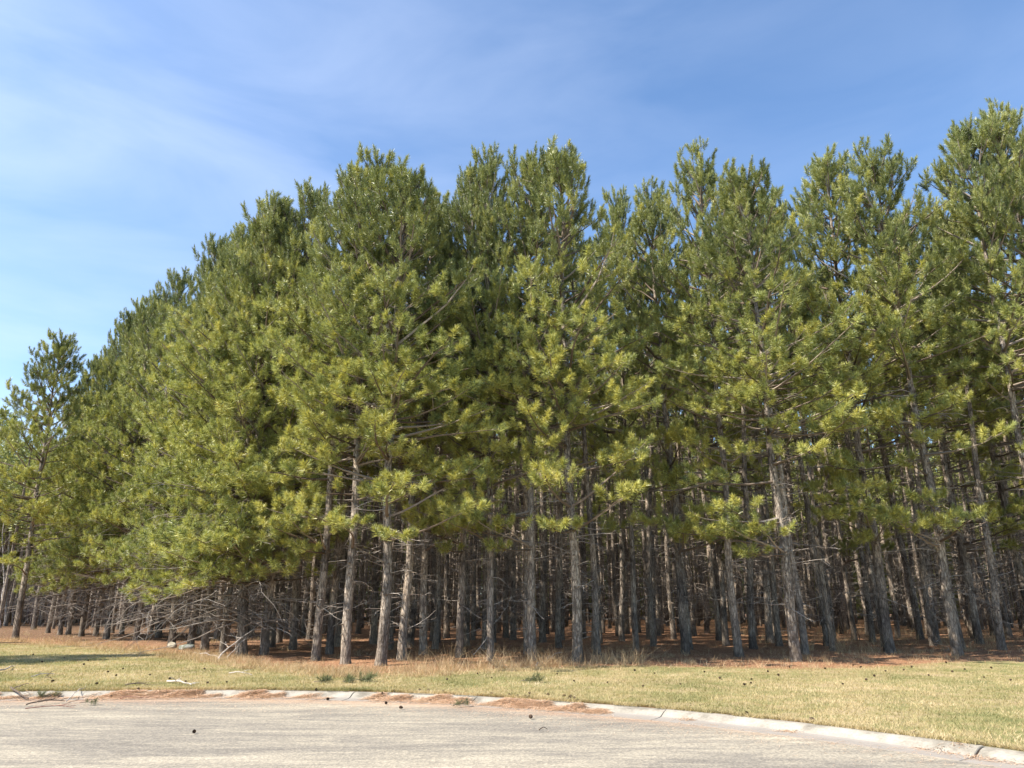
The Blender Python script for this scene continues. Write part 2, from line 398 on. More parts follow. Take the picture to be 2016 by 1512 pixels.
tag(link('kerb', kme), kind='structure')

# ------------------------------------------------------------------ tree building
H0 = 16.0
def tuft_template(n, w, R, ln=(.14, .20), fox=False):
    """needles round a shoot that points along +Z, tip at the origin"""
    u = R.uniform(-.26, .01, n) * R.uniform(.6, 1, n)
    if fox: u = R.uniform(-.44, .02, n)
    phi = R.uniform(0, 2 * pi, n)
    th = np.radians(22 + 58 * np.clip(-u / .17, 0, 1) + R.normal(0, 11, n))
    if fox: th = np.radians(16 + 36 * np.clip(-u / .25, 0, 1) + R.normal(0, 9, n))
    L = R.uniform(*ln, n)
    d = np.stack([np.sin(th) * np.cos(phi), np.sin(th) * np.sin(phi), np.cos(th)], -1)
    b = np.stack([np.zeros(n), np.zeros(n), u], -1)
    s = nrm(np.cross(d, nrm(R.normal(0, 1, (n, 3)))))
    bend = nrm(R.normal(0, 1, (n, 3))) * .012 + np.array([0, 0, -.01])
    V = np.stack([b - s * w / 2 + d * .01, b + s * w / 2 + d * .01, b + d * L[:, None] + bend], 1)
    return V          # n,3,3
def frames(D, R):
    """rotation matrices whose +Z is each direction, random roll"""
    D = nrm(D); n = len(D)
    r_ = nrm(R.normal(0, 1, (n, 3)))
    a = nrm(np.cross(D, r_)); b = np.cross(D, a)
    return np.stack([a, b, D], -1)
def put_tufts(mb, P, D, S, R, n_needle, w, mat=0, kinds=6, fox=False):
    P = np.asarray(P); D = np.asarray(D); S = np.asarray(S)
    temps = [tuft_template(n_needle, w, R, fox=fox) for _ in range(kinds)]
    which = R.integers(0, kinds, len(P))
    M = frames(D, R)
    for k in range(kinds):
        q = which == k
        if not q.any(): continue
        V = np.einsum('nij,akj->naki', M[q], temps[k]) * S[q][:, None, None, None] + P[q][:, None, None, :]
        V = V.reshape(-1, 3)
        mb.add(V, np.arange(len(V)).reshape(-1, 3), mat)

def stem_curve(R, H):
    z = np.linspace(0, H, 34)
    amp = .10
    ph = R.uniform(0, 6.3, 4)
    xx = amp * (np.sin(z / H * 3.1 + ph[0]) - sin(ph[0])) * np.minimum(z / 5, 1) + .03 * np.sin(z * 1.1 + ph[1])
    yy = amp * (np.sin(z / H * 2.7 + ph[2]) - sin(ph[2])) * np.minimum(z / 5, 1) + .03 * np.sin(z * 1.3 + ph[3])
    xx -= xx[0]; yy -= yy[0]
    return np.stack([xx, yy, z], -1)
def stem_at(c, z): return np.array([np.interp(z, c[:, 2], c[:, 0]), np.interp(z, c[:, 2], c[:, 1]), z])

def make_trunk(R, c, H, r0=.124, sides=14):
    mb = MB()
    z = np.concatenate([[-.25, 0, .08, .2, .4, .7], np.linspace(1.1, H * .985, 44)])
    pts = np.array([stem_at(c, max(q, 0)) for q in z]); pts[:, 2] = z
    t = np.clip(z / H, 0, 1)
    rad = r0 * (1 - t) ** .78 * .96 + .010 + r0 * .26 * np.exp(-np.clip(z, 0, 9) / .2)
    ang = np.arange(sides) * 2 * pi / sides
    ph = R.uniform(0, 6.3, 3)
    lob = 1 + .035 * np.sin(3 * ang + ph[0])[None] + .02 * R.normal(0, 1, (len(z), sides)) + (.13 * np.sin(5 * ang + ph[1]))[None] * np.exp(-np.clip(z, 0, 9) / .3)[:, None]
    tube(mb, pts, rad[:, None] * lob, sides)
    # broken branch stubs and knots
    for _ in range(46):
        h = R.uniform(.6, H * .62); rr = np.interp(h, z, rad); az = R.uniform(0, 2 * pi)
        d = sph(az, R.uniform(-.3, .45)); L = R.uniform(.05, .28)
        b = stem_at(c, h) + sph(az, 0) * rr * .8
        p, _d = grow(b, d, d, L, 2, .12, R)
        rs = R.uniform(.008, .02)
        tube(mb, p, [rs * 1.5, rs, rs * .5], 4)
    return mb.mesh('trunk', [M_BARK], True), (z, rad)

def deadwood(R, c, H, z0, z1, gap, lmin, lmax, face=None, droop=-.1, sides=3, per=(3, 5)):
    mb = MB(); z = z0
    while z < z1:
        for _ in range(R.integers(*per)):
            az = R.uniform(0, 2 * pi)
            if face is not None and R.random() < .75: az = -pi / 2 + face + R.normal(0, .75)
            el = R.uniform(-.25, .35); L = R.uniform(lmin, lmax) * (1 if R.random() < .8 else .4)
            d0 = sph(az, el); d1 = sph(az + R.normal(0, .3), el + droop * 2.0 + R.normal(0, .25))
            n = 7
            p, dd = grow(stem_at(c, z + R.uniform(-.12, .12)), d0, d1, L, n, .10, R)
            r0 = .008 + .006 * L
            tube(mb, p, np.linspace(r0, .003, n + 1), sides + 1)
            for q in range(R.integers(2, 3 + int(3 * L))):
                i = R.integers(2, n + 1); s = .35 * L * R.uniform(.3, 1.2)
                sd = nrm(dd[min(i, n - 1)] + nrm(R.normal(0, 1, 3)) * .85)
                p2, d2 = grow(p[i], sd, sd + np.array([0, 0, droop]), s, 4, .14, R)
                tube(mb, p2, np.linspace(.006, .002, 5), sides)
                if R.random() < .6:
                    sd = nrm(d2[-1] + nrm(R.normal(0, 1, 3)) * .9)
                    p3, _ = grow(p2[2], sd, sd, s * .6, 3, .12, R)
                    tube(mb, p3, np.linspace(.004, .002, 4), sides)
        z += gap * R.uniform(.7, 1.3)
    return mb.mesh('deadwood', [M_DEAD])

def make_crown(R, c, H, base, rmax, low=None, needles=95, w=.0165, dens=1.0, face_long=0.0, sparse=0.0, yellow=0.0):
    """whorled live limbs from base*H to the top; low=(z0,z1,count,lmin,lmax,spread): extra live limbs on the open side (-Y)"""
    mb = MB(); P = []; D = []; S = []; n_main = 0
    def shoot(p, d, s=1.0):
        P.append(p); D.append(nrm(d)); S.append(s * R.choice([.8, .95, 1.05, 1.25], p=[.3, .35, .25, .1]) * R.uniform(.92, 1.08))
    def limb(h, az, el, L, flat=.25, n=7, full=.38):
        d0 = sph(az, el); d1 = sph(az + R.normal(0, .15), el + R.uniform(.15, .6))
        p, dd = grow(stem_at(c, h), d0, d1, L, n, .06, R)
        r0 = .010 + .0125 * L
        tube(mb, p, np.linspace(r0, .006, n + 1), 4, 1)
        up = np.array([0, 0, 1.])
        shoot(p[-1] + dd[-1] * .05, dd[-1] + up * .45)
        s = L * full
        side = 1 if R.random() < .5 else -1
        while s < L * .97:
            f = s / L * n; i = min(int(f), n - 1); q = p[i] + (p[i + 1] - p[i]) * (f - i)
            rest = (L - s)
            ls = min(.95, .18 + rest * R.uniform(.35, .65)) * R.uniform(.75, 1.15)
            dirb = dd[i]; lat = nrm(np.cross(dirb, up)) * side
            sd = nrm(dirb * R.uniform(.5, 1) + lat * R.uniform(.6, 1.1) + up * R.uniform(-.05, .5))
            p2, d2 = grow(q, sd, sd * .8 + up * R.uniform(.1, .6), ls, 4, .08, R)
            tube(mb, p2, np.linspace(.009, .004, 5), 3, 1)
            shoot(p2[-1] + d2[-1] * .05, d2[-1] + up * .45)
            for _ in range(int(ls / .34 + R.random())):
                k = R.uniform(.35, .95); j = min(int(k * 4), 3); b = p2[j] + (p2[j + 1] - p2[j]) * (k * 4 - j)
                td = nrm(d2[j] + nrm(R.normal(0, 1, 3)) * .8 + up * .55)
                e = b + td * R.uniform(.12, .26)
                tube(mb, [b, e], [.004, .003], 3, 1)
                shoot(e, td + up * .25, .92)
            side = -side
            s += R.uniform(.24, .42) / dens
        if L > .9:        # a couple of shoots straight off the limb
            for _ in range(int(L * 1.2)):
                k = R.uniform(full, .95) * n; i = min(int(k), n - 1); b = p[i]
                td = nrm(up + R.normal(0, .5, 3)); e = b + td * .22
                shoot(e, td)
    z0 = base * H; z = z0
    while z < H - .45:
        t = (z - z0) / (H - z0)
        prof_ = min(1, .6 + t * 2.2) * (1 - t) ** .44 * 1.10 + .16
        nb = 5 if t < .8 else 4
        a0 = R.uniform(0, 6.28)
        for k in range(nb):
            if R.random() < sparse * (1 - t): continue
            az = a0 + k * 2 * pi / nb + R.normal(0, .25)
            L = rmax * prof_ * R.uniform(.62, 1.18)
            if face_long: L *= 1 + face_long * max(0, -sin(az)) * (1 - t)
            el = radians(np.interp(t, [0, .3, .7, 1], [2, 18, 40, 62]) + R.normal(0, 8))
            limb(z + R.uniform(-.1, .1), az, el, L)
        z += R.uniform(.40, .56) * (1 - .25 * t)
    # leader
    top = stem_at(c, H)
    for k in range(5):
        e = top + np.array([R.normal(0, .04), R.normal(0, .04), -.22 * k + .12]); shoot(e, np.array([R.normal(0, .12), R.normal(0, .12), 1]), 1.15)
    for k in range(16):
        az = R.uniform(0, 6.28); b = stem_at(c, H - R.uniform(.15, 1.0)); d = sph(az, R.uniform(.7, 1.2)); e = b + d * R.uniform(.25, .45)
        tube(mb, [b, e], [.010, .006], 4, 1); shoot(e + d * .08, d + np.array([0, 0, .4]), 1.1)
    n_main = len(P)
    if low:
        for (za, zb, cnt, lmin, lmax, spread) in low:
            for _ in range(cnt):
                h = R.uniform(za, zb); az = -pi / 2 + R.normal(0, spread)
                limb(h, az, radians(R.normal(-4, 9)), R.uniform(lmin, lmax), full=.5)
    yel = np.zeros(len(P), bool); yel[n_main:] = R.random(len(P) - n_main) < yellow
    hz = np.array(P)[:, 2] / H
    yel[:n_main] = R.random(n_main) < np.clip(.45 - hz[:n_main] * .5, .04, .3) * (yellow > 0)
    P, D, S = np.array(P), np.array(D), np.array(S)
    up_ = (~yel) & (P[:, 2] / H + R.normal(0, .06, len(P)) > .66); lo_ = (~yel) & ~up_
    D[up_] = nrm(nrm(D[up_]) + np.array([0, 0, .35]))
    put_tufts(mb, P[lo_], D[lo_], S[lo_], R, needles, w, 0)
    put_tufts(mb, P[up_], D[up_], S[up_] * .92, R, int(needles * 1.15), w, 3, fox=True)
    if yel.any(): put_tufts(mb, P[yel], D[yel], S[yel], R, needles, w, 2)
    return mb.mesh('crown', [M_NEEDLE, M_TWIG, M_NEEDLE_YEL, M_NEEDLE_TOP_SHADE]), len(P)

VAR = {}
def build_variants():
    for kind, cnt in (('inner', 5), ('front', 8), ('skirt', 5)):
        VAR[kind] = []
        for k in range(cnt):
            R = np.random.default_rng(100 * (1 + ['inner', 'front', 'skirt'].index(kind)) + k)
            H = H0; c = stem_curve(R, H)
            tr, _ = make_trunk(R, c, H)
            if kind == 'inner':
                cr_, n = make_crown(R, c, H, .56 + .06 * k / 4, 1.4, needles=70, w=.017, sparse=.75)
                dw = deadwood(R, c, H, 1.0, H * .60, .30, .35, 1.3)
            elif kind == 'front':
                cr_, n = make_crown(R, c, H, (.40, .50)[k % 2] + R.uniform(-.03, .04), 2.35, needles=92, low=[(3.0, 5.4, (7, 5, 5, 6)[k % 4], 1.6, 3.3, .6), (5.2, 8.4, (13, 7)[k % 2], 1.6, 3.1, .8)], face_long=.35, yellow=.75, sparse=.3)
                dw = deadwood(R, c, H, 1.6, H * .5, .36, .3, 1.25)
            else:
                cr_, n = make_crown(R, c, H, .30, 2.3, needles=88, low=[(2.1, 5.8, 30, 1.8, 3.1, .8)], face_long=.4, yellow=.2)
                dw = deadwood(R, c, H, .9, H * .32, .26, 1.0, 2.8, face=0.0, droop=-.22, per=(3, 6))
            VAR[kind].append((tr, cr_, dw))
            print(kind, k, 'tufts', n, 'tris', len(cr_.polygons))
build_variants()

def place_tree(kind, var, x, y, H, rot, label, group, girth=1.0, lean=(0, 0)):
    e = bpy.data.objects.new('pine_tree', None); COL.objects.link(e)
    e.empty_display_size = .3
    e.location = (x, y, float(ground_z(x, y)) - .02)
    s = H / H0
    e.scale = (girth * s ** .5, girth * s ** .5, s)
    e.rotation_euler = (lean[1], lean[0], rot)
    tag(e, label, 'pine tree', group)
    tr, cr_, dw = VAR[kind][var % len(VAR[kind])]
    for nm, me in (('trunk', tr), ('crown', cr_), ('deadwood', dw)):
        link(nm, me, e)
    return e

# --- measured pines: base pixel, top pixel (None: hidden), kind, girth, label
FRONT = [
 # bx, by, topx, topy, kind, girth, label
 (30, 1260, 100, 672, 'front', 1.1, 'lone leaning pine with a pinkish trunk and clear peak, leftmost at the edge'),
 (66, 1240, None, None, 'inner', 1.2, 'dark trunked pine just behind the lone pinkish pine at the left'),
 (94, 1246, None, None, 'inner', .9, 'first pine of the tight dark row at the left end of the wood'),
 (118, 1250, 160, 745, 'skirt', .9, 'pine in the tight dark row with its top in the dip of the skyline'),
 (134, 1250, None, None, 'inner', .9, 'third pine from the left in the tight dark row of trunks'),
 (160, 1253, None, None, 'skirt', .9, 'fourth pine from the left in the tight dark row of trunks'),
 (188, 1252, 215, 690, 'skirt', .9, 'fifth pine from the left in the tight dark row of trunks'),
 (209, 1258, 262, 622, 'skirt', 1.0, 'pine at the right end of the dark row, foliage hanging low to the left'),
 (267, 1261, 300, 595, 'skirt', .95, 'pine with pale bark alone between the dark row and the two stones'),
 (338, 1274, 352, 548, 'skirt', 1.0, 'pine with the pale stone at its foot'),
 (374, 1277, 392, 512, 'skirt', .9, 'pine standing behind the mossy grey stone'),
 (402, 1281, 420, 487, 'skirt', 1.0, 'pine two toned light and dark, just right of the mossy stone'),
 (437, 1289, 458, 468, 'skirt', .75, 'thin brown pine crossed by a long bare drooping branch'),
 (475, 1290, 500, 450, 'skirt', 1.25, 'stout dark pine with the fallen pale branch leaning at its foot'),
 (520, 1289, 545, 410, 'skirt', 1.0, 'pine with a flared pale butt and bare branches above the orange needles'),
 (549, 1266, None, None, 'skirt', .9, 'pine set back behind the flared pale butt'),
 (622, 1298, 610, 378, 'front', 1.0, 'dark straight pine under the low yellowish bough, left of the thick pair'),
 (680, 1305, 660, 345, 'front', 1.05, 'left one of the two thickest front pines in dry grass'),
 (750, 1310, 772, 318, 'front', 1.15, 'nearest thick straight pine in dry grass with two bare arms to the left'),
 (768, 1278, 715, 322, 'front', .85, 'sunlit pale trunked pine right behind the nearest thick pine'),
 (806, 1260, None, None, 'inner', .9, 'slender pine set back, lit low down, between two pale trunks'),
 (833, 1288, 838, 402, 'front', 1.0, 'pale pine with dark right flank standing alone in the orange needles'),
 (852, 1262, None, None, 'inner', 1.0, 'pine half hidden behind the pale one with the dark flank'),
 (877, 1247, 880, 392, 'inner', 1.0, 'deep set pine with a sunlit patch of bark at mid height'),
 (905, 1293, 950, 318, 'front', .9, 'front pine with brushwood and dry stalks round its foot'),
 (967, 1300, 1015, 296, 'front', .8, 'narrow even brown pine with a bare branch pointing up right'),
 (918, 1247, None, None, 'inner', .9, 'deep set pine showing between the brushwood pine and the narrow brown pine'),
 (1020, 1240, None, None, 'inner', .8, 'thin far pine in the darkest part of the wood at the middle'),
 (1048, 1300, 1062, 308, 'front', .95, 'front pine with bluish grey butt below the lowest middle tufts'),
 (1100, 1274, 1105, 290, 'inner', .9, 'dark pine set back between two big grey front pines'),
 (1137, 1303, 1140, 322, 'front', 1.1, 'big grey front pine with tall dry stalks beside its foot'),
 (1170, 1278, 1200, 356, 'inner', .85, 'pine leaning slightly left, just right of the big grey front pine'),
 (1187, 1240, None, None, 'inner', .9, 'pale far pine between the leaning pine and the single slim pine'),
 (1253, 1280, 1272, 376, 'front', .8, 'slim pine standing alone at the middle right with tufts at mid trunk'),
 (1230, 1235, None, None, 'inner', .9, 'far pine left of the slim lone pine in middle right'),
 (1350, 1287, 1308, 378, 'front', .95, 'front pine leaning left with a dark butt, left of the lowest bright bough'),
 (1430, 1270, 1366, 330, 'front', .9, 'pale barked pine set back behind the lowest bright bough'),
 (1455, 1293, 1450, 322, 'front', .95, 'front pine whose trunk rises behind the lowest bright bough'),
 (1487, 1252, None, None, 'inner', .85, 'short looking sunlit trunk set back right of the lowest bright bough'),
 (1535, 1272, 1500, 362, 'front', .9, 'blue grey shaded pine just left of the thickest leaning pine'),
 (1568, 1303, 1540, 368, 'front', 1.15, 'thickest leaning pine, nearest the lawn, with a dark flared foot'),
 (1578, 1256, 1600, 302, 'inner', .95, 'pale sunlit pine right behind the thickest leaning pine'),
 (1640, 1280, 1612, 318, 'front', .65, 'thinnest leaning front pine with knobbly pale bark'),
 (1683, 1260, 1700, 276, 'front', .85, 'pine with a stray branch propped against its sunlit foot'),
 (1752, 1283, 1762, 330, 'front', 1.15, 'thick leaning pine with a bright band low on its trunk'),
 (1768, 1256, None, None, 'inner', .9, 'pine hidden close behind the thick banded pine'),
 (1800, 1243, 1815, 222, 'inner', 1.0, 'crooked footed dark pine set back in the right part of the wood'),
 (1885, 1289, 1868, 262, 'front', 1.1, 'smooth leaning front pine, last of the near row before the right edge'),
 (1928, 1268, 1950, 216, 'front', 1.1, 'stout pine with a green sprig at its dark foot'),
 (1955, 1250, None, None, 'inner', .9, 'dark pine set back left of the two pines at the right edge'),
 (1987, 1254, 2000, 216, 'front', 1.0, 'pale pine at the right edge leaning over scrub'),
 (2040, 1268, 2075, 200, 'front', 1.1, 'pale bright pine cut by the right edge of view'),
 (2095, 1289, 2075, 200, 'front', 1.0, 'pine rooted just outside the right edge, its crown reaching into the top right corner'),
 (2165, 1280, 2075, 200, 'front', 1.1, 'second pine rooted outside the right edge, only its upper crown in view'),
 (2225, 1290, 2075, 200, 'front', 1.0, 'third pine rooted outside the right edge, a few boughs in view'),
]
# crest of the wood as surveyed: (photo x, photo y) of the highest foliage
CREST = [(-300, 700), (0, 750), (60, 700), (100, 668), (128, 730), (160, 790), (195, 735), (240, 640), (300, 592), (370, 528), (440, 472), (500, 445), (540, 405), (600, 372), (650, 336), (710, 322), (775, 316), (815, 360), (840, 400), (880, 388), (915, 340), (950, 318), (1015, 296), (1060, 308), (1105, 290), (1140, 318), (1200, 356), (1230, 385), (1270, 376), (1310, 385), (1365, 332), (1450, 322), (1500, 362), (1540, 368), (1600, 305), (1700, 276), (1755, 330), (1815, 224), (1870, 262), (1950, 216), (2016, 214), (2400, 200)]
def project(x, y, z):
    p = radians(PITCH); z = z - CAM_H
    f = y * cos(p) + z * sin(p); v = -y * sin(p) + z * cos(p)
    return 1008 + F_PX * x / f, 756 - F_PX * v / f
def crest_height(x, y, lo, hi):
    best = None
    for H in np.linspace(lo, hi, 120):
        u, v = project(x, y, H + .35); e = abs(v - np.interp(u, [q[0] for q in CREST], [q[1] for q in CREST]))
        if best is None or e < best[0]: best = (e, H)
    return float(best[1])
used = []
n_tree = 0
GRP_F = 'pines along the edge of the wood'
for i, (bx, by, tx, ty, kind, girth, label) in enumerate(FRONT):
    b = on_ground(bx, by, .12)
    R = np.random.default_rng(900 + i)
    lean = (R.normal(0, .012), R.normal(0, .012))
    if kind == 'inner':
        H = 15.3 + R.uniform(-.6, .6); H = min(H, crest_height(b[0], b[1], 9, 16))
    else:
        H = crest_height(b[0], b[1], 9.5 if 60 < bx < 200 else 11.5, 18.8 if bx > 1700 else 17.0)
    if i == 0: H = 13.7; lean = (-.015, 0.0)
    if kind == 'skirt': rot = radians(-38 if bx < 420 else -15) + R.normal(0, .25)
    elif kind == 'front': rot = R.normal(0, .45)
    else: rot = R.uniform(0, 6.28)
    vi = i * 7 % 11
    if kind == 'front': vi = (i * 2) % 8 + (1 if bx > 1290 and i % 4 else 0) + (2 if i == 0 else 0)
    place_tree(kind, vi, b[0], b[1], H, rot, label, GRP_F, girth, lean)
    used.append((b[0], b[1]))

# --- the plantation behind: jittered rows
def far_edge(x):
    """depth of the rear of the measured rows at x"""
    return edge_y(x) + 3.2
cand = []
Rf = np.random.default_rng(77)
row = 0
y = 20.0
while y < 92:
    xx = -70 + (row % 2) * 1.1
    while xx < 72:
        px, py = xx + Rf.normal(0, .28), y + Rf.normal(0, .28)
        cand.append((px, py)); xx += 2.2
    y += 2.3; row += 1
U = np.array(used)
keep = []
for (px, py) in cand:
    if abs(px) > py * .78 + 6: continue
    # the wood ends on the left where the lawn runs back
    if px < -24.5 and py < 47 + (-24.5 - px) * .2: continue
    if px < -30 + (py - 40) * -.05 and px > -34: continue
    if py < far_edge(px) + (1.5 if px < -9 else 0): continue
    if np.min(np.hypot(U[:, 0] - px, U[:, 1] - py)) < 1.5: continue
    keep.append((px, py, py + abs(px) * .25))
for xx in np.arange(-80, 81, 1.7):
    keep.append((xx + Rf.normal(0, .4), 93 + Rf.uniform(0, 4), 200))
keep.sort(key=lambda t: t[2])
n_single = 300 - len(FRONT)
singles, rest = keep[:n_single], keep[n_single:]
print('singles', len(singles), 'rest', len(rest), 'depth', singles[-1][:2])
SHORT = ['lone pinkish pine', 'dark trunk beside the pinkish pine', 'first of the tight dark row', 'second of the tight dark row', 'third of the tight dark row',
 'fourth of the tight dark row', 'fifth of the tight dark row', 'last of the tight dark row', 'pale barked pine by the row', 'pine with the pale stone', 'pine behind the mossy stone',
 'two toned pine', 'thin brown pine', 'stout pine with leaning branch', 'pine with the flared pale butt', 'set back pine by the flared butt', 'pine under the low yellowish bough',
 'left one of the thick pair', 'nearest thick straight pine', 'sunlit pine by the thick pair', 'slender pine lit low down', 'pale pine with dark flank', 'half hidden pine by the pale one',
 'deep pine with sunlit patch', 'brushwood footed pine', 'narrow even brown pine', 'deep pine by the brushwood', 'thin far middle pine', 'pine with the bluish butt', 'dark pine between the big grey ones',
 'big grey front pine', 'pine leaning by the big grey one', 'pale far middle pine', 'slim lone pine', 'far pine by the slim one', 'dark butted leaning pine', 'pine behind the lowest bright bough',
 'pine rising behind the bright bough', 'short sunlit trunk', 'blue grey shaded pine', 'thickest leaning pine', 'pale pine by the thickest one', 'thinnest knobbly pine', 'pine with the propped branch',
 'thick banded pine', 'pine hidden by the banded one', 'crooked footed dark pine', 'smooth leaning front pine', 'stout pine with the sprig', 'dark pine near the right edge', 'pale pine over scrub', 'pine cut by the right edge', 'pine outside the right edge', 'second pine outside the right edge', 'third pine outside the right edge']
assert len(SHORT) == len(FRONT)
FA = U[:, 0] / U[:, 1]; FD = U[:, 1]; RANK = {}; OUT = np.zeros(len(FA)); OUT[-3:] = 50
for i, (px, py, _) in enumerate(singles):
    R = np.random.default_rng(4000 + i)
    ax = px / py
    fi = int(np.argmin(np.abs(FA - ax) + np.where(FD > py, 9, 0) + OUT)); RANK[fi] = RANK.get(fi, 0) + 1
    zone = 'left' if ax < -.33 else 'middle' if ax < .02 else 'right middle' if ax < .36 else 'right'
    grp = 'pines inside the ' + zone + ' of the wood'
    if RANK[fi] <= 6:
        lab = ('first', 'second', 'third', 'fourth', 'fifth', 'sixth')[RANK[fi] - 1] + ' bare trunk back in the shade behind the ' + SHORT[fi]
    else:
        lab = 'dim bare trunk deep in the wood behind the ' + SHORT[fi]; grp = 'dim pines deep behind the ' + SHORT[fi]
    H = 15.0 + R.uniform(-.9, .7) + (1.2 if px > 8 else 0)
    H = min(H, crest_height(px, py, 8, 16.5))
    place_tree('inner', R.integers(0, 5), px, py, H, R.uniform(0, 6.28), lab, grp, R.uniform(.8, 1.15), (R.normal(0, .014), R.normal(0, .014)))

# pines outside the left border whose shadows stripe the lawn
for k_, (px, py) in enumerate([(-25.0, 16.6), (-24.0, 18.6), (-27.5, 15.6)]):
    place_tree('front', k_ * 2, px, py, 14.5, .6 * k_, ('left', 'middle', 'right')[k_] + ' pine outside the left border that throws shadow stripes on the lawn', 'pines outside the left border')

# --- the rest of the plantation reads as one mass
def far_wood(pts):
    mb = MB(); R = np.random.default_rng(55)
    P = []; D = []; S = []
    for (x, y, _) in pts:
        H = min(14.8 + R.uniform(-1, .8), crest_height(x, y, 7, 16)); gz = float(ground_z(x, y))
        r0 = R.uniform(.09, .15); lx, ly = R.normal(0, .012, 2)
        tube(mb, [(x, y, gz - .1), (x + lx * H * .5, y + ly * H * .5, gz + H * .5), (x + lx * H, y + ly * H, gz + H)], [r0, r0 * .62, .02], 6, 2)
        for _ in range(26):
            h = R.uniform(1, H * .6); az = R.uniform(0, 6.28); b = np.array([x + lx * h, y + ly * h, gz + h]); L = R.uniform(.4, 1.4)
            d = sph(az, R.uniform(-.3, .3)); m_ = b + d * L * .5; e = m_ + nrm(d + R.normal(0, .25, 3)) * L * .5
            tube(mb, [b, m_, e], [.012, .009, .004], 3, 1)
        n = 150 if y < 78 else 460
        t = R.uniform(0, 1, n) ** .85; z = H * (.46 + .54 * t) if y < 78 else H * (.03 + .97 * t)
        rr = 1.9 * np.minimum(1, .5 + t * 2) * (1 - t) ** .6 * np.sqrt(R.uniform(.05, 1, n))
        az = R.uniform(0, 6.28, n)
        P.append(np.stack([x + lx * z + rr * np.cos(az), y + ly * z + rr * np.sin(az), gz + z], -1))
        D.append(np.stack([np.cos(az) * .6, np.sin(az) * .6, np.full(n, .8)], -1)); S.append(R.uniform(1.5, 2.1, n))
    put_tufts(mb, np.concatenate(P), np.concatenate(D), np.concatenate(S), R, 12, .045, 0)
    return mb.mesh('far_pine_woods', [M_NEEDLE, M_DEAD, M_BARK])
o = link('far_pine_woods', far_wood(rest))
tag(o, 'far depth of the pine wood, trunks merging into dark behind the nearer pines', 'woods', kind='stuff')

# ------------------------------------------------------------------ ground cover
def blades(mb, x, y, h, w, R, lean=.5, mat=0, zoff=0.0):
    n = len(x); az = R.uniform(0, 2 * pi, n); z = ground_z(x, y) + zoff
    b = np.stack([x, y, z], -1); s = np.stack([np.cos(az), np.sin(az), np.zeros(n)], -1) * (w / 2)[:, None]
    la = R.uniform(0, 2 * pi, n); l = h * np.abs(R.normal(0, lean, n))
    tip = b + np.stack([np.cos(la) * l, np.sin(la) * l, h], -1)
    V = np.stack([b - s, b + s, tip], 1).reshape(-1, 3)
    mb.add(V, np.arange(len(V)).reshape(-1, 3), mat)
def lying(mb, x, y, L, w, R, z, mat=0, tilt=.12):
    n = len(x); az = R.uniform(0, 2 * pi, n); d = np.stack([np.cos(az), np.sin(az), R.normal(0, tilt, n)], -1)
    s = np.stack([-np.sin(az), np.cos(az), np.zeros(n)], -1) * (w / 2)[:, None]
    c = np.stack([x, y, z + np.abs(R.normal(0, .006, n)) + np.abs(d[:, 2]) * L * .5], -1); e = d * (L / 2)[:, None]
    V = np.stack([c - e - s, c - e + s, c + e], 1).reshape(-1, 3)
    mb.add(V, np.arange(len(V)).reshape(-1, 3), mat)
def sample(n, x0, x1, d0, d1, R, fn, power=1.0):
    """points with distance d behind the kerb, kept with probability fn(x, y)"""
    x = R.uniform(x0, x1, n); d = d0 + (d1 - d0) * R.uniform(0, 1, n) ** power
    y = kerb_y(x) + d
    k = (np.abs(x) < y * .78 + 1.0) & (R.uniform(0, 1, n) < fn(x, y))
    return x[k], y[k]
M_GRASS = leafy('short_lawn_grass', [(0, (.15, .16, .065)), (.25, (.27, .25, .11)), (.5, (.42, .345, .18)), (.8, (.58, .46, .28)), (1, (.78, .66, .46))], .5, .3, .7, .34, 0)
M_STRAW = leafy('dry_stalks', [(0, (.22, .14, .07)), (.4, (.42, .29, .16)), (.8, (.60, .47, .29)), (1, (.74, .63, .43))], 1.5, .2, .8, .6, 0)
M_LITTER = leafy('fallen_needles', [(0, (.17, .085, .045)), (.35, (.38, .20, .11)), (.7, (.58, .34, .20)), (1, (.74, .54, .37))], 2.0, .1, .7, .6, 0)
Rg = np.random.default_rng(321)
mb = MB()
x, y = sample(900000, -34, 14, -.035, 22, Rg, lambda x, y: np.clip(1.0 - (y - edge_y(x) + 1.0 - wob(x, y, .8)) / 1.6, 0, 1) * np.clip(14 / y, 0, 1) ** 1.2 * .8, 1.25)
blades(mb, x, y, Rg.uniform(.02, .055, len(x)), Rg.uniform(.006, .014, len(x)), Rg, 1.0)
xk = Rg.uniform(-20, 10, 26000); ok_ = Rg.uniform(-.02, .10, 26000) * (np.sin(xk * 3.1) + np.sin(xk * 7.7 + 1) + 1.6 > 1.2); yk = kerb_y(xk) - ok_
blades(mb, xk, yk, Rg.uniform(.03, .07, len(xk)), Rg.uniform(.006, .012, len(xk)), Rg, 1.0)
tag(link('lawn_grass', mb.mesh('lawn_grass', [M_GRASS])), 'short spring lawn grass, part green and part straw coloured', 'grass', kind='stuff')
mb = MB()
x, y = sample(420000, -34, 24, 3, 40, Rg, lambda x, y: np.where((x < -8) & (y > edge_y(x) + 2.5), .25, 1) * np.clip((y - edge_y(x) + 1.2 + wob(x, y, 1.1)) / 1.4, 0, 1) * np.clip(20 / y, 0, 1), 1.3)
lying(mb, x, y, Rg.uniform(.08, .22, len(x)), Rg.uniform(.006, .014, len(x)), Rg, ground_z(x, y))
